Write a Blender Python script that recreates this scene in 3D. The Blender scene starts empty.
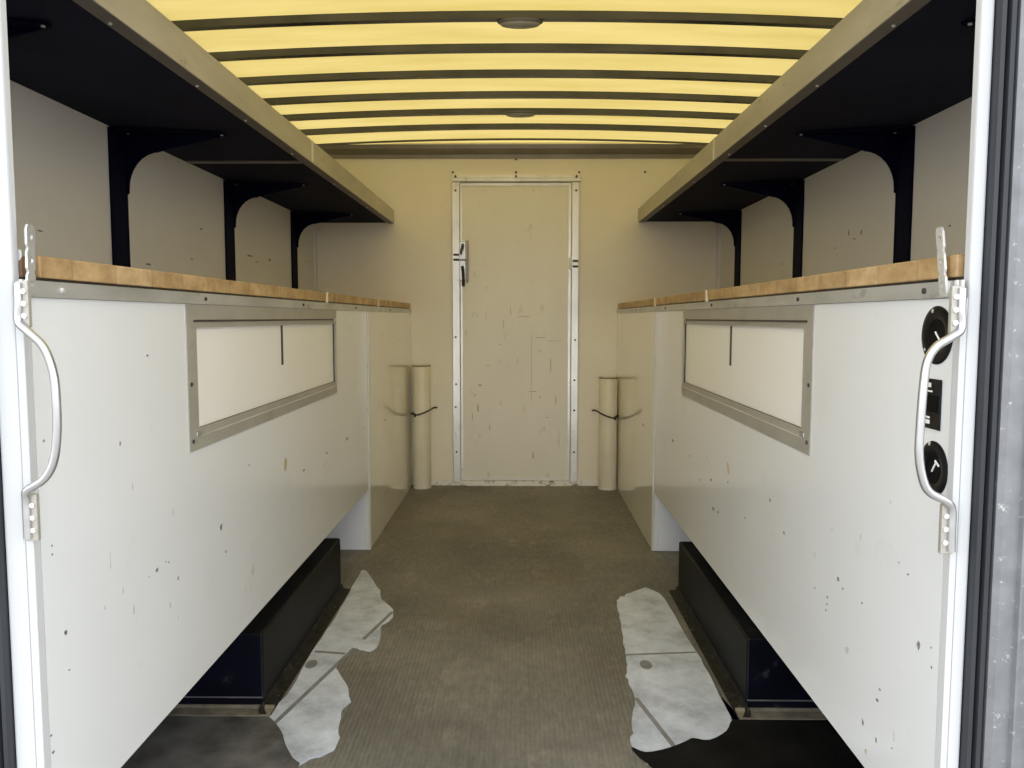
import bpy, bmesh, math, random
from mathutils import Vector, Matrix
random.seed(7)
S = bpy.context.scene
COL = S.collection

# ------------------------------------------------------------------ materials
def new_mat(name):
    m = bpy.data.materials.new(name); m.use_nodes = True
    nt = m.node_tree; nt.nodes.clear()
    out = nt.nodes.new('ShaderNodeOutputMaterial')
    return m, nt, out

def N(nt, kind, **kw):
    n = nt.nodes.new(kind)
    for k, v in kw.items():
        if k in n.inputs.keys(): n.inputs[k].default_value = v
        else: setattr(n, k, v)
    return n

def ramp(nt, fac, stops):
    r = nt.nodes.new('ShaderNodeValToRGB'); e = r.color_ramp.elements
    while len(e) < len(stops): e.new(0.5)
    for el, (p, c) in zip(e, stops):
        el.position = p; el.color = (*c, 1) if len(c) == 3 else c
    nt.links.new(fac, r.inputs['Fac']); return r.outputs['Color']

def coords(nt, scale=(1, 1, 1)):
    tc = nt.nodes.new('ShaderNodeTexCoord'); mp = nt.nodes.new('ShaderNodeMapping')
    mp.inputs['Scale'].default_value = scale
    nt.links.new(tc.outputs['Object'], mp.inputs['Vector']); return mp.outputs['Vector']

def noise(nt, vec, scale, detail=4, rough=.55):
    n = N(nt, 'ShaderNodeTexNoise', Scale=scale, Detail=detail, Roughness=rough)
    nt.links.new(vec, n.inputs['Vector']); return n.outputs['Fac']

def mix(nt, fac, a, b, mode='MIX'):
    m = nt.nodes.new('ShaderNodeMix'); m.data_type = 'RGBA'; m.blend_type = mode
    for sock, v in ((0, fac), (6, a), (7, b)):
        if hasattr(v, 'is_linked'): nt.links.new(v, m.inputs[sock])
        elif isinstance(v, (int, float)): m.inputs[sock].default_value = v
        else: m.inputs[sock].default_value = (*v, 1)
    return m.outputs[2]

def bump(nt, h, strength, dist=.002):
    b = N(nt, 'ShaderNodeBump', Strength=strength, Distance=dist)
    nt.links.new(h, b.inputs['Height']); return b.outputs['Normal']

def pbr(name, color, rough=.5, metal=0., vary=.0, vscale=6., stretch=(1, 1, 1), dirt=None, dirt_amt=.5, dirt_scale=30., bumpy=0., spec=.5, coat=0.):
    """plain surface: colour with slow variation, optional sparse dirt of its own shape, optional fine bump"""
    m, nt, out = new_mat(name)
    p = nt.nodes.new('ShaderNodeBsdfPrincipled'); nt.links.new(p.outputs[0], out.inputs[0])
    p.inputs['Roughness'].default_value = rough; p.inputs['Metallic'].default_value = metal
    p.inputs['Specular IOR Level'].default_value = spec
    p.inputs['Coat Weight'].default_value = coat; p.inputs['Coat Roughness'].default_value = .04
    v = coords(nt, stretch)
    c = tuple(color)
    lo = tuple(max(0, x*(1-vary)) for x in c); hi = tuple(min(1, x*(1+vary)) for x in c)
    col = ramp(nt, noise(nt, v, vscale), [(.3, lo), (.7, hi)])
    if dirt:
        f = ramp(nt, noise(nt, v, dirt_scale, 6, .65), [(.62, (0, 0, 0)), (.74, (dirt_amt,)*3)])
        col = mix(nt, f, col, dirt)
    nt.links.new(col, p.inputs['Base Color'])
    if bumpy:
        nt.links.new(bump(nt, noise(nt, v, vscale*12), bumpy), p.inputs['Normal'])
    return m

M = {}
M['white_paint'] = pbr('white_paint', (.765, .775, .78), .16, vary=.02, vscale=2.5, dirt=(.55, .53, .48), dirt_amt=.25, dirt_scale=9, coat=.25)
M['gloss_paint'] = pbr('gloss_paint', (.84, .815, .745), .10, vary=.03, vscale=3, dirt=(.5, .46, .38), dirt_amt=.2, dirt_scale=8, coat=.6)
M['end_paint'] = pbr('end_paint', (.78, .79, .82), .35, vary=.02)
M['hatch_paint'] = pbr('hatch_paint', (.90, .885, .84), .3, vary=.015, vscale=4)
M['wall_paint'] = pbr('wall_paint', (.69, .70, .70), .42, vary=.03, vscale=2, dirt=(.45, .43, .38), dirt_amt=.2, dirt_scale=7)
M['cream_paint'] = pbr('cream_paint', (.88, .825, .69), .38, vary=.03, vscale=3, dirt=(.55, .47, .33), dirt_amt=.25, dirt_scale=6)
M['door_paint'] = pbr('door_paint', (.85, .815, .73), .36, vary=.03, vscale=4, stretch=(1, 1, .5), dirt=(.50, .45, .36), dirt_amt=.6, dirt_scale=17)
M['post_paint'] = pbr('post_paint', (.56, .565, .57), .4, vary=.01, spec=.15)
M['aluminium'] = pbr('aluminium', (.56, .56, .545), .4, metal=.6, vary=.18, vscale=14, stretch=(1, .35, 1), dirt=(.22, .20, .17), dirt_amt=.8, dirt_scale=22)
M['frame_metal'] = pbr('frame_metal', (.43, .41, .36), .45, metal=.35, vary=.12, vscale=18, stretch=(1, .3, .6), dirt=(.3, .27, .22), dirt_amt=.5, dirt_scale=22)
M['door_metal'] = pbr('door_metal', (.80, .79, .76), .35, metal=.55, vary=.12, vscale=9, stretch=(1, 1, .5), dirt=(.34, .3, .25), dirt_amt=.6, dirt_scale=24)
M['bright_metal'] = pbr('bright_metal', (.50, .50, .50), .3, metal=.85, vary=.06, vscale=30)
M['galvanised'] = pbr('galvanised', (.215, .22, .23), .5, metal=.4, vary=.16, vscale=26, dirt=(.85, .85, .85), dirt_amt=.6, dirt_scale=90)
M['bow_metal'] = pbr('bow_metal', (.085, .086, .092), .32, metal=.45, vary=.25, vscale=5, stretch=(1, 2, 2))
M['header_metal'] = pbr('header_metal', (.26, .235, .20), .4, metal=.35, vary=.15, vscale=6)
M['fascia_metal'] = pbr('fascia_metal', (.45, .42, .345), .5, metal=.2, vary=.16, vscale=7, stretch=(1, .35, 1.5), dirt=(.22, .18, .11), dirt_amt=.8, dirt_scale=16)
M['lip_metal'] = pbr('lip_metal', (.15, .15, .155), .5, metal=.3, vary=.15, vscale=12)
M['black_board'] = pbr('black_board', (.0125, .0150, .032), .8, vary=.2, vscale=3, spec=.06)
M['navy_paint'] = pbr('navy_paint', (.0020, .0028, .015), .6, vary=.2, vscale=6, spec=.05)
M['box_navy'] = pbr('box_navy', (.0025, .003, .0085), .35, spec=.25, vary=.4, vscale=8, dirt=(.12, .12, .13), dirt_amt=.35, dirt_scale=16)
M['box_black'] = pbr('box_black', (.0075, .008, .009), .5, spec=.15, vary=.3, vscale=5, dirt=(.05, .05, .055), dirt_amt=.5, dirt_scale=14)
M['flange_metal'] = pbr('flange_metal', (.018, .017, .015), .6, spec=.2, vary=.5, vscale=30, dirt=(.5, .47, .4), dirt_amt=.5, dirt_scale=60, bumpy=.5)
M['ledge_metal'] = pbr('ledge_metal', (.20, .175, .13), .6, vary=.35, vscale=25)
M['rubber'] = pbr('rubber', (.022, .024, .030), .5, vary=.25, vscale=20, stretch=(1, 1, .2))
M['black_plastic'] = pbr('black_plastic', (.006, .006, .007), .25, spec=.2, vary=.1)
M['cup_black'] = pbr('cup_black', (.002, .002, .003), .5, spec=.1, vary=.1)
M['pin_white'] = pbr('pin_white', (.8, .8, .78), .3, vary=.03)
M['tube_plastic'] = pbr('tube_plastic', (.80, .745, .60), .36, vary=.05, vscale=7, dirt=(.5, .40, .25), dirt_amt=.5, dirt_scale=15)
M['cord'] = pbr('cord', (.035, .025, .015), .7, vary=.4, vscale=80)
M['chip'] = pbr('chip', (.19, .18, .165), .6, vary=.5, vscale=60)
M['chip_pale'] = pbr('chip_pale', (.50, .49, .46), .6, vary=.2, vscale=60)
M['rust'] = pbr('rust', (.52, .43, .28), .6, vary=.2, vscale=40)
M['screw'] = pbr('screw', (.06, .05, .04), .5, metal=.4, vary=.3, vscale=50)
M['screw_bright'] = pbr('screw_bright', (.8, .8, .78), .3, metal=.6, vary=.05)
M['lens'] = pbr('lens', (.36, .345, .29), .35, vary=.08, vscale=20)
M['shade_grey'] = pbr('shade_grey', (.125, .122, .12), .75, spec=.1, vary=.55, vscale=7, dirt=(.24, .235, .23), dirt_amt=.7, dirt_scale=9)  # dark colour paints the shade under the left cabinet
M['shade_black'] = pbr('shade_black', (.009, .009, .009), .8, spec=.08, vary=.5, vscale=9)  # near-black colour paints the shade under the right cabinet
M['seam'] = pbr('seam', (.22, .22, .23), .7, vary=.2, vscale=20)
M['putty'] = pbr('putty', (.75, .70, .6), .6, vary=.1)
M['cap_red'] = pbr('post_brown', (.28, .17, .12), .6, vary=.2, vscale=30)

def chipped_sill():
    m, nt, out = new_mat('chipped_sill')
    p = nt.nodes.new('ShaderNodeBsdfPrincipled'); nt.links.new(p.outputs[0], out.inputs[0])
    p.inputs['Roughness'].default_value = .5
    f = noise(nt, coords(nt, (1, 1, 1.6)), 26, 5, .7)
    nt.links.new(ramp(nt, f, [(.34, (.10, .08, .06)), (.40, (.62, .57, .47)), (.48, (.90, .88, .82))]), p.inputs['Base Color'])
    return m
M['chipped_sill'] = chipped_sill()

def wood():
    m, nt, out = new_mat('wood_block')
    p = nt.nodes.new('ShaderNodeBsdfPrincipled'); nt.links.new(p.outputs[0], out.inputs[0])
    p.inputs['Roughness'].default_value = .55
    v = coords(nt)
    sep = nt.nodes.new('ShaderNodeSeparateXYZ'); nt.links.new(v, sep.inputs[0])
    mul = N(nt, 'ShaderNodeMath', operation='MULTIPLY'); mul.inputs[1].default_value = 8.0
    nt.links.new(sep.outputs['Y'], mul.inputs[0])
    fl = N(nt, 'ShaderNodeMath', operation='FLOOR'); nt.links.new(mul.outputs[0], fl.inputs[0])
    wn = N(nt, 'ShaderNodeTexWhiteNoise', noise_dimensions='1D'); nt.links.new(fl.outputs[0], wn.inputs['W'])
    base = ramp(nt, wn.outputs['Value'], [(0, (.47, .315, .155)), (.5, (.53, .36, .18)), (1, (.60, .425, .23))])
    g = noise(nt, coords(nt, (2, 1.2, 2)), 12, 6, .7)
    grain = ramp(nt, g, [(.32, (.62, .56, .48)), (.62, (1.05, 1.05, 1.05))])
    col = mix(nt, 1.0, base, grain, 'MULTIPLY')
    fr = N(nt, 'ShaderNodeMath', operation='FRACT'); nt.links.new(mul.outputs[0], fr.inputs[0])
    line = ramp(nt, fr.outputs[0], [(0, (.55,)*3), (.05, (0, 0, 0))])
    col = mix(nt, line, col, (.20, .11, .05))
    nt.links.new(col, p.inputs['Base Color']); return m
M['wood'] = wood()

def floor_mat():
    m, nt, out = new_mat('ribbed_floor')
    p = nt.nodes.new('ShaderNodeBsdfPrincipled'); nt.links.new(p.outputs[0], out.inputs[0])
    p.inputs['Roughness'].default_value = .62; p.inputs['Specular IOR Level'].default_value = .3
    v = coords(nt)
    big = ramp(nt, noise(nt, v, 1.7, 5, .6), [(.3, (.120, .114, .100)), (.5, (.185, .176, .155)), (.7, (.255, .240, .208))])
    rusty = ramp(nt, noise(nt, v, 2.6, 3, .5), [(.58, (0, 0, 0)), (.72, (.45,)*3)])
    col = mix(nt, rusty, big, (.195, .155, .115))
    wv = N(nt, 'ShaderNodeTexWave', Scale=27.0, Distortion=1.2, Detail=2.0); wv.bands_direction = 'X'
    wv.inputs['Detail Scale'].default_value = 2.5
    nt.links.new(v, wv.inputs['Vector'])
    grit = noise(nt, coords(nt, (1, .35, 1)), 60, 5, .7)
    fade = ramp(nt, noise(nt, v, 1.3, 3), [(.35, (.05,)*3), (.65, (.4,)*3)])
    ribs = ramp(nt, wv.outputs['Fac'], [(.2, (.72,)*3), (.75, (1.12, 1.1, 1.05))])
    col = mix(nt, fade, col, mix(nt, 1.0, col, ribs, 'MULTIPLY'))
    gr = ramp(nt, grit, [(.36, (.62, .62, .63)), (.64, (1.28, 1.27, 1.24))])
    col = mix(nt, .5, col, mix(nt, 1.0, col, gr, 'MULTIPLY'))
    pale = ramp(nt, noise(nt, coords(nt, (1, .5, 1)), 9, 7, .75), [(.56, (0, 0, 0)), (.74, (.6,)*3)])
    col = mix(nt, pale, col, (.40, .36, .29))
    nt.links.new(col, p.inputs['Base Color'])
    nt.links.new(bump(nt, wv.outputs['Fac'], .35, .002), p.inputs['Normal']); return m
M['floor'] = floor_mat()

def concrete():
    m, nt, out = new_mat('bare_concrete')
    p = nt.nodes.new('ShaderNodeBsdfPrincipled'); nt.links.new(p.outputs[0], out.inputs[0])
    p.inputs['Roughness'].default_value = .75
    v = coords(nt)
    a = noise(nt, v, 7, 8, .7)
    col = ramp(nt, a, [(.34, (.36, .39, .455)), (.5, (.56, .605, .70)), (.66, (.70, .755, .87))])
    nt.links.new(col, p.inputs['Base Color'])
    nt.links.new(bump(nt, a, .3, .004), p.inputs['Normal']); return m
M['concrete'] = concrete()

def roof_mat():
    m, nt, out = new_mat('translucent_roof')
    v = coords(nt, (.5, 2.5, 1))
    f = noise(nt, v, 3, 5, .6)
    col = ramp(nt, f, [(.3, (.45, .335, .095)), (.7, (.535, .41, .145))])
    t = nt.nodes.new('ShaderNodeBsdfTranslucent'); d = nt.nodes.new('ShaderNodeBsdfDiffuse')
    nt.links.new(col, t.inputs[0]); nt.links.new(col, d.inputs[0])
    mx = nt.nodes.new('ShaderNodeMixShader'); mx.inputs[0].default_value = .35
    nt.links.new(t.outputs[0], mx.inputs[1]); nt.links.new(d.outputs[0], mx.inputs[2])
    nt.links.new(mx.outputs[0], out.inputs[0]); return m
M['roof'] = roof_mat()

# ------------------------------------------------------------------ mesh building
class MB:
    def __init__(s): s.b = bmesh.new()
    def _bev(s, geom_verts, w, seg=2):
        if w <= 0: return
        es = set(e for v in geom_verts for e in v.link_edges)
        bmesh.ops.bevel(s.b, geom=list(es), offset=w, segments=seg, affect='EDGES', profile=.5)
    def box(s, x0, x1, y0, y1, z0, z1, bev=0., rot=None):
        x0, x1 = min(x0, x1), max(x0, x1)
        r = bmesh.ops.create_cube(s.b, size=1)
        c = Vector(((x0+x1)/2, (y0+y1)/2, (z0+z1)/2))
        for v in r['verts']:
            p = Vector((v.co.x*(x1-x0), v.co.y*(y1-y0), v.co.z*(z1-z0)))
            if rot is not None: p = rot @ p
            v.co = p + c
        s._bev(r['verts'], bev); return s
    def prism(s, pts, axis, a, b, bev=0.):
        """pts: 2-D outline in the plane normal to axis, extruded from a to b"""
        def mk(p, t):
            return {'x': (t, p[0], p[1]), 'y': (p[0], t, p[1]), 'z': (p[0], p[1], t)}[axis]
        v0 = [s.b.verts.new(mk(p, a)) for p in pts]; v1 = [s.b.verts.new(mk(p, b)) for p in pts]
        n = len(pts)
        s.b.faces.new(v0); s.b.faces.new(v1[::-1])
        for i in range(n): s.b.faces.new((v0[i], v1[i], v1[(i+1) % n], v0[(i+1) % n]))
        s._bev(v0+v1, bev); return s
    def ring(s, outer, inner, axis, a, b):
        """rectangular (or any equal-count) ring: outline with one opening, extruded from a to b"""
        def mk(p, t):
            return {'x': (t, p[0], p[1]), 'y': (p[0], t, p[1]), 'z': (p[0], p[1], t)}[axis]
        n = len(outer)
        O0 = [s.b.verts.new(mk(p, a)) for p in outer]; O1 = [s.b.verts.new(mk(p, b)) for p in outer]
        I0 = [s.b.verts.new(mk(p, a)) for p in inner]; I1 = [s.b.verts.new(mk(p, b)) for p in inner]
        for i in range(n):
            j = (i+1) % n
            s.b.faces.new((O0[i], O0[j], I0[j], I0[i])); s.b.faces.new((O1[j], O1[i], I1[i], I1[j]))
            s.b.faces.new((O0[j], O0[i], O1[i], O1[j])); s.b.faces.new((I0[i], I0[j], I1[j], I1[i]))
        return s
    def cyl(s, p, q, r, n=20, r2=None, bev=0.):
        p, q = Vector(p), Vector(q); d = q-p
        rr = bmesh.ops.create_cone(s.b, cap_ends=True, segments=n, radius1=r, radius2=r if r2 is None else r2, depth=d.length)
        m = Matrix.Translation((p+q)/2) @ d.to_track_quat('Z', 'Y').to_matrix().to_4x4()
        bmesh.ops.transform(s.b, matrix=m, verts=rr['verts'])
        if bev: s._bev([v for v in rr['verts']], bev)
        return s
    def tube(s, pts, r, n=10, smooth=6, flat=1.0):
        """swept round bar through pts (Catmull-Rom), capped"""
        P = [Vector(p) for p in pts]; path = []
        if smooth > 1:
            for i in range(len(P)-1):
                p0, p1, p2, p3 = P[max(i-1, 0)], P[i], P[i+1], P[min(i+2, len(P)-1)]
                for k in range(smooth):
                    t = k/smooth
                    path.append(.5*((2*p1)+(p2-p0)*t+(2*p0-5*p1+4*p2-p3)*t*t+(3*p1-p0-3*p2+p3)*t**3))
            path.append(P[-1])
        else: path = P
        rings = []; ref = None
        for i, c in enumerate(path):
            d = (path[min(i+1, len(path)-1)]-path[max(i-1, 0)]).normalized()
            if ref is None: ref = d.orthogonal().normalized()
            ref = (ref - d*ref.dot(d)).normalized(); o = d.cross(ref)
            rings.append([s.b.verts.new(c+r*(math.cos(2*math.pi*k/n)*ref+flat*math.sin(2*math.pi*k/n)*o)) for k in range(n)])
        for a, b in zip(rings, rings[1:]):
            for k in range(n): s.b.faces.new((a[k], a[(k+1) % n], b[(k+1) % n], b[k]))
        s.b.faces.new(rings[0][::-1]); s.b.faces.new(rings[-1]); return s
    def lathe(s, prof, base, axis, n=32):
        """profile (radius, height) spun around axis at base"""
        base = Vector(base); ax = Vector(axis).normalized(); u = ax.orthogonal().normalized(); w = ax.cross(u)
        rows = []
        for r, h in prof:
            if r < 1e-6: rows.append([s.b.verts.new(base+ax*h)])
            else: rows.append([s.b.verts.new(base+ax*h+r*(math.cos(2*math.pi*k/n)*u+math.sin(2*math.pi*k/n)*w)) for k in range(n)])
        for a, b in zip(rows, rows[1:]):
            for k in range(n):
                k2 = (k+1) % n
                if len(a) == 1 and len(b) == 1: continue
                if len(a) == 1: s.b.faces.new((a[0], b[k2], b[k]))
                elif len(b) == 1: s.b.faces.new((a[k], a[k2], b[0]))
                else: s.b.faces.new((a[k], a[k2], b[k2], b[k]))
        return s
    def blob(s, c, a, b, X, sx, n=7, th=.0006):
        """thin irregular fleck on the plane x = X, half sizes a (y) and b (z)"""
        pts = []
        for k in range(n):
            t = 2*math.pi*k/n; r = random.uniform(.4, 1.0)
            pts.append((c[0]+a*r*math.cos(t), c[1]+b*r*math.sin(t)))
        return s.prism(pts, 'x', X, X+sx*th)
    def build(s, name, mat, parent=None, smooth=False):
        bmesh.ops.recalc_face_normals(s.b, faces=s.b.faces)
        me = bpy.data.meshes.new(name); off = parent_origin(parent)
        for v in s.b.verts: v.co -= off
        s.b.to_mesh(me); s.b.free()
        me.materials.append(mat)
        if smooth:
            for p in me.polygons: p.use_smooth = True
            try: me.set_sharp_from_angle(angle=math.radians(38))
            except Exception: pass
        o = bpy.data.objects.new(name, me); COL.objects.link(o)
        if parent: o.parent = parent
        return o

ORIG = {}
def parent_origin(p):
    while p is not None and p.parent is not None: p = p.parent
    return ORIG.get(p.name, Vector((0, 0, 0))) if p else Vector((0, 0, 0))

def thing(name, label, cat, loc, group=None):
    o = bpy.data.objects.new(name, None); COL.objects.link(o)
    o.empty_display_size = .05
    o.location = loc; ORIG[o.name] = Vector(loc)
    o['label'] = label; o['category'] = cat
    if group: o['group'] = group
    return o

def structure(o, label=None):
    o['kind'] = 'structure'
    if label: o['label'] = label
    return o

def struct_root(name, loc, label=None):
    o = bpy.data.objects.new(name, None); COL.objects.link(o)
    o.location = loc; ORIG[o.name] = Vector(loc); o['kind'] = 'structure'
    if label: o['label'] = label
    return o

def copy_tree(o, parent=None):
    c = o.copy(); COL.objects.link(c); c.parent = parent
    for ch in list(o.children): copy_tree(ch, c)
    return c

# ------------------------------------------------------------------ dimensions (metres; camera above the origin, looking along +y)
YB = 4.68            # inside of the end wall
YF = 1.045           # rear edge of the door frame, where the fittings begin
WL, WR = -1.161, 1.107
CL, CR = -.631, .550     # aisle faces of the two cabinets
ROOF = 1.962
SIDES = {'left': dict(s=-1, C=CL, W=WL, F=-.721, zb=.2635, shelf=(1.505, 1.580)),
         'right': dict(s=1, C=CR, W=WR, F=.660, zb=.2565, shelf=(1.511, 1.586))}

# ------------------------------------------------------------------ shell
structure(MB().box(WL-.05, WR+.05, 1.0, YB+.04, -.06, 0).build('floor', M['floor']))
structure(MB().box(WL-.04, WL, 1.03, YB+.04, 0, 1.955).build('wall_left', M['wall_paint']))
structure(MB().box(WR, WR+.04, 1.03, YB+.04, 0, 1.955).build('wall_right', M['wall_paint']))
structure(MB().box(WL-.04, WR+.04, YB, YB+.04, 0, 1.955).build('wall_back', M['cream_paint']))
XC = (WL+WR)/2
def crown(x): return -.024*(x-XC)**2

def curved_sheet(y0, y1, z0, z1, xa, xb, n=28):
    mb = MB(); rows = []
    for i in range(n+1):
        x = xa+(xb-xa)*i/n; c = crown(x)
        rows.append([mb.b.verts.new((x, y0, z0+c)), mb.b.verts.new((x, y1, z0+c)), mb.b.verts.new((x, y1, z1+c)), mb.b.verts.new((x, y0, z1+c))])
    for a, b in zip(rows, rows[1:]):
        for k in range(4): mb.b.faces.new((a[k], b[k], b[(k+1) % 4], a[(k+1) % 4]))
    mb.b.faces.new(rows[0]); mb.b.faces.new(rows[-1][::-1]); return mb

# a single translucent skin (one surface, as a moulded sheet)
def roof_skin():
    mb = MB(); rows = []; n = 28
    for i in range(n+1):
        x = WL-.04+(WR-WL+.08)*i/n
        rows.append((mb.b.verts.new((x, 1.0, ROOF+crown(x))), mb.b.verts.new((x, YB+.04, ROOF+crown(x)))))
    for a, b in zip(rows, rows[1:]): mb.b.faces.new((a[0], a[1], b[1], b[0]))
    return mb
structure(roof_skin().build('ceiling', M['roof'], smooth=True), 'translucent yellow roof skin glowing with daylight')

bow_ys = [2.40, 2.73, 3.045, 3.355, 3.665, 3.955, 4.26, 4.60]
proto = None
ordinal = {2.73: 'roof bow with the larger, nearer dome light under its middle',
           3.045: 'second roof bow, just beyond the nearer dome light',
           3.355: 'third roof bow counted from the nearer dome light towards the end door',
           3.665: 'roof bow just in front of the bow that carries the far dome light',
           3.955: 'roof bow with the far dome light under its middle',
           4.26: 'roof bow between the far dome light and the thin last batten',
           4.60: 'thin last roof batten, the one closest to the end wall header'}
for i, y in enumerate(bow_ys):
    o = curved_sheet(y-.016, y+.016, 1.934, ROOF-.003, WL, WR) if y < 4.5 else curved_sheet(y-.006, y+.006, 1.951, ROOF-.002, WL, WR)
    o = o.build('roof_bow', M['bow_metal'])
    o['label'] = 'grey metal ' + ordinal[y] if y in ordinal else 'grey metal roof bow nearest the open end, only its ends in view'
    o['category'] = 'roof beam'; o['group'] = 'roof bows across the translucent ceiling'

# header over the end wall
mb = MB()
mb.prism([(YB, 1.866), (YB-.006, 1.866), (YB-.008, 1.887), (YB-.050, 1.912), (YB-.055, 1.934), (YB, 1.935)], 'x', WL, WR)
structure(mb.build('trim_1', M['header_metal']))
# corner strips of the end wall
for k, (nm, W, s) in enumerate((('trim_2', WL, -1), ('trim_3', WR, 1))):
    mb = MB().prism([(W, 4.590), (W-s*.006, 4.590), (W-s*.007, 4.615), (W, 4.617)], 'z', 1.06, 1.50)
    structure(mb.build(nm, M['end_paint']))
# chipped strip along the foot of the end wall
structure(MB().box(-.515, .44, YB-.006, YB, 0, .028).build('baseboard_back', M['chipped_sill']))

# rear door frame: white posts, rubber seals, galvanised edges, header
structure(MB().box(-.668, CL-.010, 1.028, YF-.001, -.06, 1.95, .003).build('trim_4', M['post_paint']))
structure(MB().box(CL-.0098, CL+.0005, 1.0285, YF-.001, -.06, .9975, .001).build('trim_14', M['post_paint']))
structure(MB().box(CR+.008, .574, 1.028, YF-.001, -.06, 1.95, .003).build('trim_5', M['post_paint']))
structure(MB().box(CR+.0078, CR-.0005, 1.0285, YF-.001, -.06, .9975, .001).build('trim_15', M['post_paint']))
def seal(name, s, x0):
    mb = MB()
    pr = [(0, 1.05), (0, 1.024), (.003, 1.018), (.008, 1.016), (.010, 1.022), (.012, 1.022), (.014, 1.014), (.019, 1.012), (.023, 1.016), (.024, 1.05)]
    mb.prism([(x0+s*a*.86, b) for a, b in pr], 'z', -.06, 1.95)
    return structure(mb.build(name, M['rubber']))
seal('trim_6', -1, -.6685); seal('trim_7', 1, .5745)
def gal(name, s, x0):
    pr = [(0, 1.06), (0, 1.012), (.006, 1.006), (.026, 1.006), (.028, 1.000), (.031, 1.000), (.033, 1.006), (.052, 1.008), (.054, 1.002), (.058, 1.002), (.060, 1.01), (.13, 1.01), (.13, 1.06)]
    return structure(MB().prism([(x0+s*a, b) for a, b in pr], 'z', -.06, 1.95).build(name, M['galvanised']))
gal('trim_8', -1, -.6895); gal('trim_9', 1, .5955)
structure(MB().box(WL-.04, -.8196, 1.0, 1.045, -.06, 1.95).build('trim_10', M['post_paint']))
structure(MB().box(.7257, WR+.04, 1.0, 1.045, -.06, 1.95).build('trim_11', M['post_paint']))
structure(MB().box(-.668, .574, 1.0, 1.0275, 1.84, 1.95, .004).build('trim_12', M['post_paint']))

# ------------------------------------------------------------------ end door
door = struct_root('door_1', (-.03, YB, 0), 'cream door in an aluminium frame in the middle of the end wall')
f0 = YB-.014
fr = MB()
fr.box(-.392, -.348, f0-.006, YB, .02, 1.735, .003); fr.build('frame', M['door_metal'], door)
MB().box(.285, .327, f0-.006, YB, .02, 1.735, .003).build('frame', M['door_metal'], door)
hd = MB().prism([(YB, 1.733), (f0-.006, 1.733), (f0-.012, 1.738), (f0-.012, 1.752), (f0-.004, 1.758), (f0-.004, 1.772), (YB, 1.774)], 'x', -.388, .331)
hd.build('frame', M['door_metal'], door)
leaf = MB().box(-.344, .281, YB-.010, YB-.001, .032, 1.729, .002).build('door_leaf', M['door_paint'], door)
lm = MB()
lm.ring([(-.344, .033), (.281, .033), (.281, 1.728), (-.344, 1.728)], [(-.334, .043), (.268, .043), (.268, 1.712), (-.334, 1.712)], 'y', YB-.0135, YB-.010)
lm.build('edge_strip', M['door_metal'], leaf)
MB().box(-.348, .285, YB-.02, YB, .0, .030, .003).build('sill', M['chipped_sill'], door)
for x, z in [(-.370, 1.764), (-.03, 1.764), (.310, 1.764), (-.370, 1.686), (.308, 1.686), (-.373, .862), (-.372, .592), (-.375, .46), (.306, .442), (.306, .616), (.308, .846), (-.37, .2), (.306, .2)]:
    MB().cyl((x, f0-.004, z), (x, f0-.016 if z > 1.75 else f0-.010, z), .006, 8).build('screw', M['screw'], door)
# scuffs on the leaf
sc = MB()
for x, z, a, b in [(-.19, .70, .020, .0015), (.19, .84, .05, .0015), (.02, .45, .0015, .02), (-.28, .40, .002, .03), (.22, .27, .0015, .06), (-.12, .82, .012, .002), (-.02, .73, .0018, .02), (.15, .40, .012, .0018), (-.2, .98, .0015, .03), (-.248, .453, .006, .03), (-.236, .586, .012, .005), (.110, .517, .004, .006), (-.265, .528, .004, .010), (.071, .179, .005, .02), (.07, .55, .03, .0025), (.02, .98, .05, .002), (-.06, 1.01, .002, .03), (-.10, .94, .002, .03), (.11, .86, .04, .002), (.17, .70, .0025, .05), (-.18, .34, .003, .02), (.20, .5, .003, .03), (.06, .66, .0016, .28)]:
    pts = [(x+a*random.uniform(.7, 1.1)*math.cos(t*math.pi/4), z+b*random.uniform(.7, 1.1)*math.sin(t*math.pi/4)) for t in range(8)]
    sc.prism(pts, 'y', YB-.0102, YB-.0106)
sc = sc.build('scuff', M['rust'], leaf); sc['kind'] = 'stuff'
# latch on the hinge-less side, catch on the other
lt = MB().box(-.352, -.312, YB-.022, YB-.012, 1.18, 1.405, .004).build('latch_plate', M['bright_metal'], door)
MB().tube([(-.305, YB-.026, 1.405), (-.300, YB-.036, 1.39), (-.300, YB-.038, 1.29), (-.303, YB-.036, 1.19), (-.304, YB-.026, 1.175)], .0055, 8, 4).build('latch_bar', M['frame_metal'], lt)
MB().prism([(-.348, 1.335), (-.338, 1.325), (-.322, 1.375), (-.326, 1.392), (-.336, 1.388)], 'y', YB-.034, YB-.022).build('latch_pawl', M['screw'], lt)
MB().tube([(-.334, YB-.028, 1.262), (-.330, YB-.034, 1.245), (-.327, YB-.036, 1.20), (-.327, YB-.034, 1.15)], .0085, 8, 4).build('latch_lever', M['cord'], lt)
MB().cyl((-.345, YB-.028, 1.300), (-.305, YB-.028, 1.300), .006, 8).build('latch_rod', M['bright_metal'], lt)
for z in (1.328, 1.300):
    MB().box(-.384, -.352, YB-.026, YB-.018, z-.006, z+.006, .002).build('latch_strap', M['screw'], lt)
ct = MB().box(.270, .288, YB-.034, YB-.008, 1.245, 1.312, .005).build('catch', M['pin_white'], door)
for z in (1.293, 1.262):
    MB().box(.292, .322, YB-.028, YB-.018, z-.006, z+.006, .002).build('catch_strap', M['screw'], ct)
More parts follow.
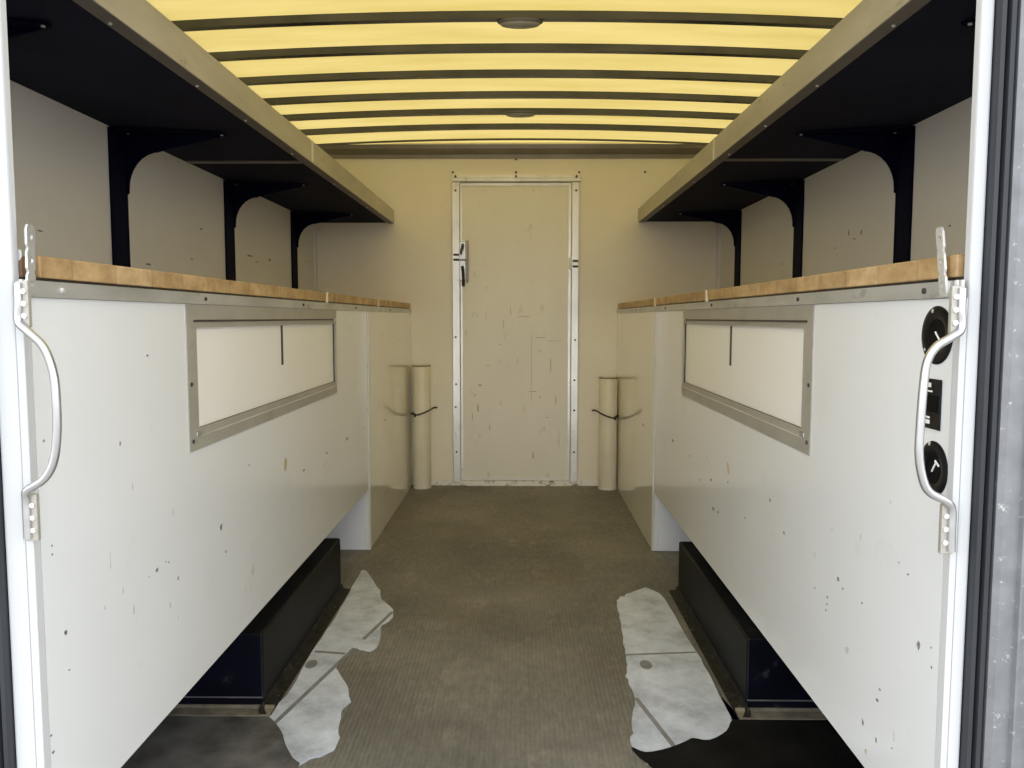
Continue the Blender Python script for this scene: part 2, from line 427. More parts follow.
# screws on the end wall
sw = bpy.data.objects['wall_back']
for x, z in [(-.386, 1.790), (-.03, 1.790), (.325, 1.790), (.696, 1.791), (-.03, 1.862)]:
    MB().cyl((x, YB, z), (x, YB-.005, z), .006, 8).build('screw', M['screw'], sw)
# marks on the side walls
for nm, X, s, pts in (('wall_left', WL, 1, [(1.978, 1.18, .02, .003), (2.889, 1.178, .012, .006), (2.979, 1.292, .02, .004), (3.511, 1.235, .05, .004), (3.60, 1.215, .04, .003), (3.79, 1.237, .03, .008), (2.546, 1.138, .03, .004), (4.42, 1.27, .012, .006)]),
                      ('wall_right', WR, -1, [(2.144, 1.21, .008, .006), (2.919, 1.219, .012, .004), (2.697, 1.25, .006, .01), (2.80, 1.26, .006, .012), (2.75, 1.235, .012, .003), (3.5, 1.2, .01, .004)])):
    mb = MB()
    for y, z, a, b in pts: mb.blob((y, z), a, b, X, s)
    o = mb.build('scuff', M['chip'], bpy.data.objects[nm]); o['kind'] = 'stuff'

# ------------------------------------------------------------------ the two sides
CHIPS = {'left': [(1.093, 0.537, 0.0049, 0.0055), (1.377, 0.536, 0.0057, 0.0061), (1.069, 0.666, 0.0023, 0.0027), (1.069, 0.654, 0.0023, 0.002), (1.413, 0.539, 0.004, 0.0018), (1.461, 0.494, 0.0043, 0.0055), (1.097, 0.481, 0.0037, 0.0014), (1.047, 0.412, 0.0045, 0.0013), (1.051, 0.387, 0.0046, 0.0033), (1.68, 0.533, 0.0085, 0.0084), (1.702, 0.473, 0.0058, 0.0043), (1.425, 0.535, 0.0041, 0.0027), (1.37, 0.908, 0.0056, 0.0025), (2.926, 0.533, 0.0341, 0.0072), (2.62, 0.533, 0.0205, 0.0049), (2.338, 0.53, 0.0163, 0.0044), (1.864, 0.631, 0.0069, 0.0023), (3.227, 0.533, 0.0206, 0.004), (1.265, 0.774, 0.0032, 0.0047), (1.062, 0.81, 0.0032, 0.0032),
                  (3.699, 0.898, 0.04, 0.0035), (4.248, 0.856, 0.04, 0.006), (3.753, 0.499, 0.045, 0.007), (3.329, 0.775, 0.012, 0.005), (3.316, 0.595, 0.012, 0.005)],
         'right': [(2.928, 0.529, 0.030, 0.0062), (2.63, 0.525, 0.020, 0.0045), (1.679, 0.525, 0.0095, 0.0052), (1.385, 0.522, 0.0065, 0.0052), (1.432, 0.474, 0.0046, 0.0027), (1.433, 0.461, 0.0046, 0.0027), (1.437, 0.448, 0.0047, 0.0027), (1.101, 0.522, 0.0068, 0.0076), (1.22, 0.385, 0.0068, 0.0038), (1.267, 0.326, 0.0037, 0.0064), (1.218, 0.322, 0.0034, 0.0077), (1.494, 0.47, 0.005, 0.0028), (1.364, 0.512, 0.0042, 0.0025), (1.287, 0.515, 0.0037, 0.0024), (1.167, 0.618, 0.0031, 0.0014), (1.066, 0.533, 0.0026, 0.002), (1.062, 0.507, 0.0025, 0.002), (2.302, 0.428, 0.0178, 0.0071), (2.243, 0.433, 0.0113, 0.0042), (2.334, 0.505, 0.0122, 0.0058), (2.142, 0.538, 0.0103, 0.004), (1.973, 0.484, 0.0087, 0.0037), (1.165, 0.338, 0.0031, 0.0015), (1.138, 0.61, 0.0044, 0.0021), (1.779, 0.572, 0.0071, 0.0055), (2.477, 0.477, 0.0137, 0.0031), (1.211, 0.406, 0.005, 0.0023),
                   (4.287, 0.893, 0.035, 0.006), (3.659, 0.892, 0.03, 0.004), (3.652, 0.491, 0.04, 0.007), (3.324, 0.781, 0.012, 0.005), (3.35, 0.593, 0.012, 0.004)]}
PALE = {'left': [(1.288, 0.497, 0.003, 0.0114), (1.346, 0.533, 0.0037, 0.0025), (1.874, 0.379, 0.0142, 0.0188), (2.604, 0.497, 0.0203, 0.0145), (1.455, 0.421, 0.0043, 0.0037), (1.424, 0.457, 0.0041, 0.0072), (1.256, 0.541, 0.0025, 0.0079), (1.199, 0.533, 0.0025, 0.0061), (1.30, .70, .003, .01), (1.22, .60, .002, .02), (1.45, .62, .004, .01), (2.2, .45, .02, .004)],
        'right': [(1.339, 0.415, 0.0121, 0.0084), (1.16, .36, .003, .012), (1.20, .70, .003, .004), (1.30, .62, .003, .008), (1.42, .60, .004, .007), (1.50, .53, .005, .01), (1.6, .62, .004, .004), (1.75, .50, .006, .005), (2.4, .56, .012, .004)]}
RUST = {'left': [(2.151, 0.587, 0.022, 0.0264)], 'right': [(2.145, 0.573, 0.018, 0.0244), (1.252, 0.286, 0.0055, 0.0063)]}

def mix_bar(mb, x, y0, y1, z0, z1, t, lean=0.):
    """flat bar with three punched holes standing along z"""
    n = 3; h = (z1-z0)/n
    for i in range(n):
        a, b = z0+i*h, z0+(i+1)*h; cy = (y0+y1)/2; cz = (a+b)/2; r = (y1-y0)*.22
        out = []; inn = []
        for k in range(16):
            t_ = 2*math.pi*(k+.5)/16; cx, sx = math.cos(t_), math.sin(t_); m_ = max(abs(cx), abs(sx))
            oy, oz = cy+(y1-y0)/2*cx/m_, cz+h/2*sx/m_
            out.append((oy+lean*(oz-z0), oz)); inn.append((cy+r*cx+lean*(cz-z0), cz+r*1.2*sx))
        # corners squared off
        mb.ring(out, inn, 'x', x, x+t)
    bmesh.ops.remove_doubles(mb.b, verts=mb.b.verts, dist=1e-5)

WORDS = {'left': 'left', 'right': 'right'}
for side, d in SIDES.items():
    s, C, W, F, zb = d['s'], d['C'], d['W'], d['F'], d['zb']
    zt = .998
    extra = {'left': 'long white wall cabinet opposite the black round fittings, square chrome-free face with a framed hatch',
             'right': 'long white cabinet with two round black fittings and a framed hatch in its face'}[side]
    extra = {'left': 'long white cabinet with a framed hatch and no black fittings on its face',
             'right': 'long white cabinet whose near end carries two round black fittings'}[side]
    cab = thing('cabinet', extra, 'cabinet', (C+s*.25, 2.9, 0), 'long white cabinets along the two walls')
    hy0, hy1, hz0, hz1 = (1.578 if s < 0 else 1.592), 2.748, .757, .953
    oy0, oz0 = (1.529, .716) if s < 0 else (1.538, .712)
    MB().ring([(YF, zb), (3.345, zb), (3.345, zt), (YF, zt)], [(hy0, hz0), (hy1, hz0), (hy1, hz1), (hy0, hz1)], 'x', C, C+s*.018).build('front_panel', M['white_paint'], cab)
    MB().box(C, C+s*.02, 3.347, YB-.001, .002, zt).build('rear_panel', M['gloss_paint'], cab)
    MB().box(C+s*.0205, W-s*.001, 3.345, 3.362, .002, zt-.001).build('end_panel', M['end_paint'], cab)
    MB().box(C+s*.0185, W-s*.001, YF, 3.344, zb, zb+.015).build('bottom_panel', M['white_paint'], cab)
    MB().box(C-s*.003, C, 3.335, 3.355, .004, zt-.003, .001).build('corner_strip', M['end_paint'], cab)
    # hatch: stepped metal frame, white sliding panel behind it, dark slot in the panel
    fr = MB()
    fr.ring([(oy0, oz0), (2.774, oz0), (2.774, .9970), (oy0, .9970)], [(oy0+.032, .741), (2.756, .741), (2.756, .968), (oy0+.032, .968)], 'x', C-s*.0025, C)
    fo = fr.build('hatch_frame', M['frame_metal'], cab)
    fi = MB().ring([(oy0+.028, .738), (2.758, .738), (2.758, .965), (oy0+.028, .965)], [(hy0, hz0), (hy1, hz0), (hy1, hz1), (hy0, hz1)], 'x', C-s*.0012, C+s*.004)
    fi.build('hatch_track', M['frame_metal'], fo)
    MB().box(C-s*.0035, C-s*.0012, oy0+.033, 2.755, .9640, .9680).build('hatch_gap', M['screw'], fo)
    MB().box(C-s*.0040, C-s*.0020, oy0+.040, 2.752, .7400, .7425).build('hatch_highlight', M['door_metal'], fo)  # brighter strip paints in the highlight along the lower frame edge
    for y, z in ((oy0+.014, .845), (oy0+.014, .735)):
        MB().cyl((C-s*.0025, y, z), (C-s*.0045, y, z), .004, 8).build('screw', M['screw'], fo)
    for y, z in ((2.745, .966), (oy0+.045, .747)):
        MB().box(C-s*.0050, C-s*.0015, y-.014, y+.010, z-.006, z+.005, .002).build('corner_clip', M['bright_metal'], fo)
    hp = MB().box(C+s*.0042, C+s*.012, hy0-.008, hy1+.008, hz0-.008, hz1+.008).build('hatch_panel', M['hatch_paint'], cab)
    MB().box(C+s*.0022, C+s*.0042, 2.152, 2.166, .847, hz1-.001, .001).build('finger_slot', M['screw'], hp)
    for nm, lst, mt in (('paint_chip', CHIPS[side], 'chip'), ('paint_scuff', PALE[side], 'chip_pale'), ('rust_stain', RUST[side], 'rust')):
        mb = MB()
        for y, z, a, b in lst: mb.blob((y, z), a, b, C, -s)
        o = mb.build(nm, M[mt], cab)
        o['kind'] = 'stuff'
    # bench top on the cabinet: wooden block board with a metal edge
    bt = thing('benchtop', {'left': 'wooden block benchtop with a metal edge on the cabinet without black fittings',
                            'right': 'wooden block benchtop with a metal edge above the two round black fittings'}[side], 'benchtop', (C+s*.25, 2.9, zt),
               'wooden benchtops on the two cabinets')
    mb = MB().box(C+s*.002, W-s*.001, YF+(.030 if s < 0 else .004), YB-.002, 1.0245, 1.0535, .002); mb.build('wood_board', M['wood'], bt)
    mb = MB().prism([(C-s*.004, .9985), (C, .9985), (C, 1.0165), (W-s*.002, 1.0165), (W-s*.002, 1.020), (C-s*.004, 1.020)], 'y', YF+.0005, YB-.003)
    mb.box(C-s*.004, C-s*.0002, 1.024, YF+.0005, .9985, 1.020)
    es = mb.build('edge_strip', M['aluminium'], bt)
    MB().box(C+s*.008, C+s*.04, YF, YB-.003, 1.0202, 1.0244).build('spacer', M['screw'], bt)
    MB().box(C-s*.0065, C-s*.0041, 1.029, 1.036, .9990, 1.0200, .0008).build('end_tab', M['pin_white'], es)
    for y in (1.115, 1.62, 2.35, 3.1, 3.9):
        MB().cyl((C-s*.004, y, 1.009), (C-s*.007, y, 1.009), .004, 8).build('rivet', M['screw_bright' if y < 1.2 and s < 0 else 'screw'], es)
    for y in ((2.66, 3.62) if s < 0 else (2.44, 3.38)):
        MB().prism([(y-.010, 1.021), (y+.012, 1.0205), (y+.010, 1.045), (y+.018, 1.056), (y+.004, 1.056), (y-.003, 1.04)], 'x', C+s*.004, C-s*.001).build('putty_bead', M['putty'], bt)
    # short punched bar standing at the near end of the bench
    if s < 0: y0, y1, lean = 1.031, 1.048, .04
    else: y0, y1, lean = 1.053, 1.070, -.20
    pb = MB(); mix_bar(pb, C-s*.0042, y0+.0, y1, 1.000, 1.090, -s*.003, -lean if s > 0 else lean)
    bar = pb.build('punched_bar', M['aluminium' if s < 0 else 'door_metal'])
    bar['label'] = {'left': 'short upright metal strip with holes on the bench end over the plain cabinet',
                    'right': 'short upright metal strip with holes on the bench end above the round fittings'}[side]
    bar['category'] = 'metal strip'; bar['group'] = 'punched strips at the bench ends'

    # overhead shelf: dark boards, tan fascia in two lengths, grey lip, bright joint strip
    z0, z1 = d['shelf']
    sh = thing('shelf', {'left': 'black-bottomed overhead shelf with tan metal fascia over the plain white cabinet',
                         'right': 'black-bottomed overhead shelf with tan metal fascia over the cabinet with round fittings'}[side], 'shelf',
               ((F+W)/2, 2.9, z0), 'overhead shelves along the two walls')
    MB().box(F+s*.004, W-s*.001, YF, 2.855, z0+.004, z0+.022).build('shelf_board', M['black_board'], sh)
    MB().box(F+s*.004, W-s*.001, 2.861, YB-.002, z0+.004, z0+.022).build('shelf_board', M['black_board'], sh)
    MB().box(F, F+s*.0035, YF, 2.853, z0, z1, .001).build('fascia', M['fascia_metal'], sh)
    MB().box(F, F+s*.0035, 2.862, YB-.002, z0, z1, .001).build('fascia', M['fascia_metal'], sh)
    MB().box(F-s*.002, F, 2.850, 2.868, z0+.002, z1-.001).build('joint_cover', M['putty'], sh)
    MB().box(F+s*.0037, F+s*.037, YF, YB-.002, z0, z0+.0035, .001).build('lip', M['lip_metal'], sh)
    MB().box(F+s*.04, W-s*.01, 2.842, 2.880, z0+.001, z0+.0039).build('joint_strip', M['lip_metal'], sh)
    for y in ((1.52, 1.92, 2.25, 2.7, 3.3, 4.0) if s < 0 else (1.56, 1.95, 2.35, 2.75, 3.3, 4.0)):
        MB().cyl((F+s*.026, y, z0), (F+s*.026, y, z0-.003), .0036, 8).build('screw', M['screw_bright'], sh)

    # gusset brackets under the shelf
    def bracket(y):
        g = thing('shelf_bracket', 'x', 'shelf bracket', (W, y, z0), 'dark gusset brackets under the shelves')
        g.empty_display_size = .03
        e = W-s*.0005
        prof = [(0, 0), (.300, 0), (.302, -.006), (.10, -.052)]
        cxx, czz, ra, rb = .105, -.160, .092, .108
        for k in range(0, 9):
            t = math.pi/2+(math.pi/2)*k/8
            prof.append((cxx+ra*math.cos(t), czz+rb*math.sin(t)))
        prof += [(.013, -.170), (.007, -.174), (.007, -.449), (0, -.449)]
        MB().prism([(e-s*a, z0+b) for a, b in prof], 'y', y+.088, y+.094).build('gusset', M['navy_paint'], g)
        MB().box(e, e-s*.006, y, y+.0875, z0-.449, z0-.0005).build('wall_flange', M['navy_paint'], g)
        MB().prism([(e-s*.0065, y), (e-s*.302, y+.078), (e-s*.306, y+.0875), (e-s*.0065, y+.0875)], 'z', z0-.005, z0-.0002).build('top_flange', M['navy_paint'], g)
        MB().cyl((e-s*.292, y+.083, z0-.005), (e-s*.292, y+.083, z0-.0075), .004, 8).build('screw', M['screw_bright'], g)
        MB().cyl((e-s*.03, y+.06, z0-.005), (e-s*.03, y+.06, z0-.009), .004, 8).build('screw', M['lip_metal'], g)
        return g
    ys = (1.435, 2.322, 3.215, 4.14) if s < 0 else (1.455, 2.352, 3.25, 4.16)
    over = {'left': 'plain white cabinet', 'right': 'cabinet with round fittings'}[side]
    names = ('dark bracket half hidden by the white post over the ' + over,
             'largest dark navy arched bracket in view over the ' + over,
             'middle dark navy arched bracket beyond the shelf joint over the ' + over,
             'far dark navy arched bracket next to the end wall over the ' + over)
    g0 = bracket(ys[0])
    for k, y in enumerate(ys):
        g = g0 if k == 0 else copy_tree(g0)
        g.location = (W, y, z0); g['label'] = names[k]

    # grab handle on the door post
    if s < 0:
        P = [(-.6290, 1.0151), (-.6300, .9640), (-.6172, .9554), (-.5974, .9348), (-.5868, .9028), (-.5846, .8674), (-.5857, .8255), (-.5919, .7896), (-.6050, .7678), (-.6268, .7535), (-.6311, .7440), (-.6311, .6900)]
    else:
        P = [(.5445, 1.0095), (.5451, .9560), (.5306, .9485), (.5139, .9374), (.5035, .9200), (.4998, .8909), (.4980, .8438), (.4979, .8029), (.5035, .7725), (.5130, .7547), (.5342, .7433), (.5438, .7350), (.5451, .6779)]
    hd = thing('grab_handle', {'left': 'bowed grab handle on the white post at the end of the plain cabinet',
                               'right': 'bowed grab handle in front of the round black fittings'}[side], 'handle', (P[0][0], 1.028, P[-1][1]), 'grab handles at the open end')
    ya = 1.0185; L = len(P)
    bows = [(P[0][0], ya, P[0][1]), (P[0][0], ya, (P[0][1]+P[1][1])/2), (P[1][0], ya, P[1][1]+.003)]
    bows += [(x, ya-.004, z) for x, z in P[2:L-2]]
    bows += [(P[-2][0], ya, P[-2][1]-.003), ((P[-2][0]+P[-1][0])/2, ya, (P[-2][1]+P[-1][1])/2), (P[-1][0], ya, P[-1][1])]
    MB().tube(bows, .0053, 12, 5).build('grip', M['bright_metal'], hd, smooth=True)
    for (xa, za), (xb, zb_) in ((P[0], P[1]), (P[-2], P[-1])):
        xm = (xa+xb)/2
        pl = MB().box(xm+s*.004, xm-s*.012, 1.0195, 1.0275, zb_-.004, za+.003, .0015).build('mount_plate', M['frame_metal'], hd)
        for q in (.2, .5, .8):
            zz = za+(zb_-za)*q; xs = xm-s*.0075
            MB().cyl((xs, 1.0195, zz), (xs, 1.0165, zz), .0035, 8).build('bolt', M['screw_bright'], pl)

    # wheel box on the floor under the cabinet, with its speckled base angle
    bx = thing('wheel_box', {'left': 'low dark navy wheel box on the floor under the plain white cabinet',
                             'right': 'low dark navy wheel box on the floor under the cabinet with round fittings'}[side], 'wheel box', ((C+s*.25), 2.4, 0), 'wheel boxes under the two cabinets')
    X0 = C+s*.009
    ztp = .193 if s < 0 else .186
    MB().box(X0, W-s*.002, 1.957, 2.835, .0, ztp, .006).build('body', M['box_black'], bx)
    MB().box(X0+s*.003, W-s*.004, 1.952, 1.9575, .006, ztp-.004, .001).build('front_plate', M['box_navy'], bx)
    MB().box(X0+s*.001, W-s*.004, 1.9495, 1.9525, .0295, .0325).build('front_bead', M['lip_metal'], bx)
    MB().prism([(X0-s*.030, 0), (X0-s*.030, .004), (X0-s*.006, .007), (X0-s*.002, .022), (X0, .022), (X0, 0)], 'y', 1.915, 2.845).build('base_angle', M['flange_metal'], bx)
    MB().prism([(1.910, 0), (1.910, .005), (1.942, .007), (1.949, .012), (1.952, .012), (1.952, 0)], 'x', X0-s*.028, W-s*.004).build('base_ledge', M['ledge_metal'], bx)

# little cap and brown stub behind the left post
st = thing('bench_stub', 'brown stub with a small white cap between the bench end and the post', 'stub', (-.648, 1.052, 1.02))
MB().box(-.652, -.640, YF+.0005, 1.0465, 1.0215, 1.045).build('stub_block', M['cap_red'], st)
MB().prism([(-.651, 1.045), (-.642, 1.045), (-.639, 1.050), (-.639, 1.058), (-.644, 1.060), (-.651, 1.060)], 'y', YF+.0005, 1.0468).build('cap', M['pin_white'], st)

# ------------------------------------------------------------------ round black fittings and switch plate on the right cabinet
def fitting(y, z, ry, rz, label, pin):
    t = thing('round_fitting', label, 'fitting', (CR, y, z), 'round black fittings in the cabinet face')
    k = rz/.038
    prof = [(.0, .0), (.038, .0), (.0382, .0010), (.0355, .0022), (.029, .0026), (.024, .0020), (.0205, .0010)]
    mb = MB().lathe([(r, h) for r, h in prof], (0, 0, 0), (-1, 0, 0), 40)
    for v in mb.b.verts: v.co = Vector((v.co.x+CR-.0002, v.co.y*ry/.038+y, v.co.z*k+z))
    mb.build('bezel', M['black_plastic'], t, smooth=True)
    mb = MB().lathe([(.021, .0011), (.014, .0008), (.006, .0006), (0, .0006)], (0, 0, 0), (-1, 0, 0), 32)
    for v in mb.b.verts: v.co = Vector((v.co.x+CR-.0006, v.co.y*ry/.038+y, v.co.z*k+z))
    mb.build('cup', M['cup_black'], t, smooth=True)
    (a, b), (c, e) = pin
    pn = MB().tube([(CR-.0022, y+a, z+b), (CR-.0028, y+(a+c)/2, z+(b+e)/2), (CR-.0030, y+c, z+e)], .0012, 8, 3)
    pn.build('pin', M['pin_white'], t, smooth=True)
    MB().cyl((CR-.0018, y+.010, z+.032), (CR-.0030, y+.010, z+.032), .0028, 10).build('screw', M['screw_bright'], t)
    MB().cyl((CR-.0018, y+.027, z-.020), (CR-.0030, y+.027, z-.020), .0022, 10).build('screw', M['screw_bright'], t)
    if b < e:
        MB().box(CR-.0040, CR-.0022, y+c-.009, y+c+.003, z+e-.0015, z+e+.0015, .0006, Matrix.Rotation(.5, 3, 'X')).build('pin_head', M['pin_white'], t)
    return t
fitting(1.085, .950, .0405, .0385, 'upper round black fitting with a silver pin, above the black switch plate', ((.001, .004), (-.012, -.006)))
fitting(1.079, .773, .0365, .0365, 'lower round black fitting with a silver pin, below the black switch plate', ((.001, -.004), (-.010, .009)))
sp = thing('switch_plate', 'small black rectangular plate with white marks between the two round fittings', 'switch plate', (CR, 1.086, .858))
MB().box(CR-.0024, CR-.0003, 1.066, 1.108, .825, .892, .0008).build('plate', M['black_plastic'], sp)
def mark(y, z, a, b): MB().box(CR-.0032, CR-.0024, y-a, y+a, z-b, z+b, .0002).build('mark', M['pin_white'], sp)
mark(1.095, .8835, .0045, .0030); mark(1.093, .8752, .0065, .0011)
mark(1.096, .8400, .0045, .0014); mark(1.096, .8340, .0050, .0028)
mark(1.097, .860, .0012, .0055)
MB().box(CR-.0036, CR-.0024, 1.072, 1.098, .848, .870, .0005).build('rocker', M['cup_black'], sp)

# ------------------------------------------------------------------ storage tubes with their cords
def storage_tube(x, y, r, h, label):
    t = thing('storage_tube', label, 'tube', (x, y, 0), 'cream plastic tubes beside the end door')
    MB().lathe([(r*.98, .0), (r, .003), (r, h-.002), (r*.985, h), (r*.9, h), (r*.9, h-.25), (0, h-.25)], (x, y, 0), (0, 0, 1), 36).build('pipe', M['tube_plastic'], t, smooth=True)
    MB().lathe([(r+.0005, h-.008), (r+.002, h-.008), (r+.002, h-.001), (r+.0005, h-.001)], (x, y, 0), (0, 0, 1), 36).build('rim', M['ledge_metal'], t, smooth=True)
    MB().lathe([(r+.0005, .0), (r+.0018, .0), (r+.0018, .008), (r+.0005, .008)], (x, y, 0), (0, 0, 1), 36).build('foot_ring', M['pin_white'], t, smooth=True)
    return t
TL = (-.566, 4.618, .0505, .705); TR = (.4945, 4.602, .0515, .640)
storage_tube(*TL, 'taller cream plastic tube standing on the latch side of the end door')
storage_tube(*TR, 'shorter mottled cream plastic tube standing on the catch side of the end door')
def cord(tube, z, flip, label, name='tie_cord'):
    x, y, r, h = tube; pts = []
    R = r+.0035
    for k in range(9):
        a = math.radians(203+150*k/8)   # round the front
        dz = [-.002, -.006, -.012, -.010, -.004, .002, .008, .012, .016][k]
        pts.append((x+R*math.cos(a)*(-1 if flip else 1), y+R*math.sin(a), z+dz))
    s_ = -1 if flip else 1
    pts.append((x+s_*(r+.022), y+.012, z+.024)); pts.append((x+s_*(r+.030), y+.030, z+.020)); pts.append((x+s_*(r+.030), YB-.004, z+.018))
    t = thing(name, label, 'cord', pts[4])
    MB().tube(pts, .0045, 8, 5).build('strap', M['cord'], t, smooth=True)
    a = math.radians(215); px = x+R*math.cos(a)*s_
    MB().tube([(px-s_*.012, y+R*math.sin(a)-.006, z-.004), (px+s_*.004, y+R*math.sin(a)-.010, z-.008), (px+s_*.012, y+R*math.sin(a)-.008, z-.017), (px+s_*.010, y+R*math.sin(a)-.004, z-.024)], .0065, 8, 4).build('hook', M['cord'], t, smooth=True)
    return t
cord(TL, .437, False, 'dark cord tied round the taller cream tube', 'tie_cord')
cord(TR, .425, True, 'dark cord tied round the shorter mottled cream tube', 'tie_cord')

# ------------------------------------------------------------------ dome lights under the bows
def dome(y, rx, ry, label):
    zt = 1.934+crown(-.005)
    t = thing('dome_light', label, 'ceiling light', (-.005, y, zt), 'dome lights under the roof bows')
    def ell(prof, nm, mat):
        mb = MB().lathe(prof, (0, 0, 0), (0, 0, -1), 40)
        for v in mb.b.verts:
            v.co = Vector((v.co.x*rx-.005, v.co.y*ry+y, v.co.z+zt))
        mb.build(nm, mat, t, smooth=True)
    ell([(0, .0), (1, .0), (1.0, .006), (.95, .009), (.88, .010)], 'rim', M['lip_metal'])
    ell([(.90, .009), (.88, .012), (.80, .017), (.62, .020), (0, .020)], 'lens', M['lens'])
    return t
dome(2.735, .074, .030, 'larger grey dome light, under the roof bow nearest the open end')
dome(3.92, .078, .032, 'smaller-looking grey dome light, under the far roof bow')

# ------------------------------------------------------------------ bare concrete patches in the floor covering
PL = [(-0.605, 3.077), (-0.562, 2.98), (-0.505, 2.835), (-0.479, 2.742), (-0.421, 2.637), (-0.423, 2.547), (-0.44, 2.488), (-0.42, 2.37), (-0.442, 2.303), (-0.486, 2.332), (-0.503, 2.288), (-0.512, 2.187), (-0.466, 2.1), (-0.431, 1.998), (-0.443, 1.935), (-0.425, 1.842), (-0.423, 1.754), (-0.454, 1.732), (-0.476, 1.704), (-.52, 1.62), (-.62, 1.50), (-.80, 1.44), (-.98, 1.50), (-1.04, 1.66), (-1.0, 1.82), (-.95, 1.908), (-0.655, 1.908), (-0.640, 1.912), (-0.615, 1.93), (-0.604, 2.023), (-0.605, 2.294), (-0.603, 2.469), (-0.604, 2.741), (-0.612, 2.956)]
PR = [(0.336, 2.744), (0.359, 2.795), (0.40, 2.84), (0.453, 2.881), (0.491, 2.807), (0.506, 2.604), (0.511, 2.382), (0.514, 2.22), (0.515, 2.055), (0.520, 1.932), (.54, 1.908), (.90, 1.908), (.98, 1.82), (1.0, 1.66), (.94, 1.50), (.76, 1.44), (.56, 1.50), (.42, 1.60), (0.30, 1.690), (0.276, 1.721), (0.271, 1.754), (0.25, 1.788), (0.262, 1.85), (0.27, 1.914), (0.293, 2.019), (0.287, 2.10), (0.289, 2.153), (0.300, 2.23), (0.304, 2.306), (0.312, 2.42), (0.318, 2.54), (.326, 2.65)]
def smooth_outline(pts, n=3):
    out = []; m = len(pts)
    for i in range(m):
        p0, p1, p2, p3 = (Vector(pts[(i+k-1) % m]) for k in range(4))
        for k in range(n):
            t = k/n
            out.append(tuple(.5*((2*p1)+(p2-p0)*t+(2*p0-5*p1+4*p2-p3)*t*t+(3*p1-p0-3*p2+p3)*t**3)))
    return out
def bar2d(p, q, w):
    p, q = Vector(p), Vector(q); nrm = (q-p).normalized(); nrm = Vector((-nrm.y, nrm.x))*w/2
    return [tuple(p+nrm), tuple(q+nrm), tuple(q-nrm), tuple(p-nrm)]
def patch(outline, seams, spots, label):
    t = thing('floor_patch', label, 'floor patch', (outline[0][0], 2.2, 0), 'pale bare patches in the floor')
    ol = [(x+random.uniform(-.004, .004), y+random.uniform(-.010, .010)) for x, y in smooth_outline(outline)]
    sl = MB().prism(ol, 'z', 0, .002).build('slab', M['concrete'], t)
    for p, q, w in seams: MB().prism(bar2d(p, q, w), 'z', .0019, .0026).build('seam', M['seam'], sl)
    for x, y, rx, ry, mt in spots:
        MB().prism([(x+rx*math.cos(a*math.pi/8), y+ry*math.sin(a*math.pi/8)) for a in range(16)], 'z', .0019, .0030).build('spot', M[mt], sl)
    return t
def shade_sheet(t, pts, mat, label):  # thin dark sheet on a patch, painting in the shade below the cabinet
    o = MB().prism(smooth_outline(pts), 'z', .0018, .0028).build('painted_shade', M[mat], t); o['label'] = label
pa = patch(PL, [((-.424, 2.625), (-.475, 2.392), .012), ((-.49, 2.325), (-.66, 1.56), .012), ((-.600, 2.300), (-.508, 2.286), .012)],
      [(-.587, 2.212, .016, .028, 'seam')], 'pale grey ragged patch in the floor beside the wheel box under the plain cabinet')
pb_ = patch(PR, [((.303, 2.288), (.511, 2.309), .010), ((.296, 2.02), (.395, 1.58), .012)],
      [(.352, 2.221, .017, .030, 'seam')], 'pale grey ragged patch in the floor beside the wheel box under the round fittings')

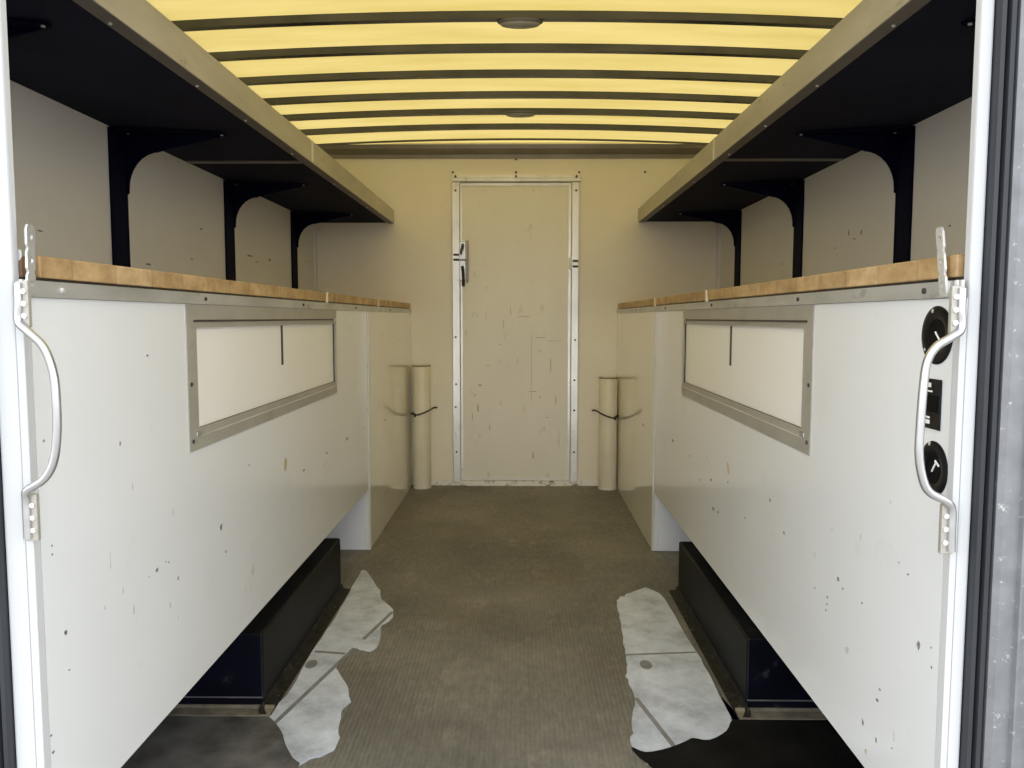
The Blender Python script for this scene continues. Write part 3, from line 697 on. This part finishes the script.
shade_sheet(pa, [(-.990, 1.905), (-.80, 1.908), (-.640, 1.9085), (-.612, 1.908), (-.563, 1.841), (-.534, 1.778), (-.503, 1.724), (-.48, 1.69), (-.53, 1.61), (-.63, 1.49), (-.80, 1.42), (-.99, 1.48), (-1.06, 1.66)], 'shade_grey', 'dark grey painted shade on the patch under the cabinet')
shade_sheet(pb_, [(.90, 1.908), (.70, 1.9085), (.54, 1.9085), (.512, 1.906), (.485, 1.854), (.436, 1.813), (.40, 1.821), (.381, 1.807), (.334, 1.776), (.281, 1.758), (.252, 1.780), (.262, 1.74), (.276, 1.715), (.30, 1.68), (.42, 1.59), (.56, 1.48), (.76, 1.42), (.95, 1.48), (1.03, 1.66), (1.0, 1.83)], 'shade_black', 'black painted shade on the patch under the cabinet')

# ------------------------------------------------------------------ light, camera, colour management
w = bpy.data.worlds.new('World'); S.world = w; w.use_nodes = True
nt = w.node_tree; nt.nodes.clear()
tc = nt.nodes.new('ShaderNodeTexCoord'); sp_ = nt.nodes.new('ShaderNodeSeparateXYZ'); nt.links.new(tc.outputs['Generated'], sp_.inputs[0])
mr = N(nt, 'ShaderNodeMapRange'); nt.links.new(sp_.outputs['Z'], mr.inputs['Value'])
mr.inputs['From Min'].default_value = -1; mr.inputs['From Max'].default_value = 1
col = ramp(nt, mr.outputs[0], [(.0, (.24, .24, .235)), (.44, (.32, .32, .31)), (.49, (.80, .80, .80)), (.515, (.97, .99, 1.02)), (.62, (.95, .99, 1.03)), (.75, (.68, .72, .78)), (1, (.5, .54, .60))])
bg = nt.nodes.new('ShaderNodeBackground'); bg.inputs['Strength'].default_value = 3.2
nt.links.new(col, bg.inputs['Color'])
wo = nt.nodes.new('ShaderNodeOutputWorld'); nt.links.new(bg.outputs[0], wo.inputs[0])

sun = bpy.data.lights.new('Sun', 'SUN'); sun.energy = 1.6; sun.angle = .02; sun.color = (1, .95, .86)
so = bpy.data.objects.new('Sun', sun); COL.objects.link(so); so.rotation_euler = (-.45, .12, 0); so.location = (0, 5, 6)

cam = bpy.data.cameras.new('Camera'); co = bpy.data.objects.new('Camera', cam); COL.objects.link(co)
right = Vector((.999938, .011104, .000934)); up = Vector((-.001831, .080994, .996713)); fwd = Vector((-.010992, .996653, -.081010))
mt = Matrix((right, up, -fwd)).transposed().to_4x4(); mt.translation = Vector((0, 0, .9725))
co.matrix_world = mt
cam.sensor_width = 36; cam.lens = 815.376/1024*36; cam.clip_start = .05
S.camera = co
S.view_settings.view_transform = 'Standard'; S.view_settings.look = 'None'
S.view_settings.gamma = 1; S.view_settings.use_curve_mapping = False
S.view_settings.exposure = 0.07
S.cycles.use_denoising = True
S.cycles.max_bounces = 12; S.cycles.diffuse_bounces = 8
S.cycles.sample_clamp_indirect = 6
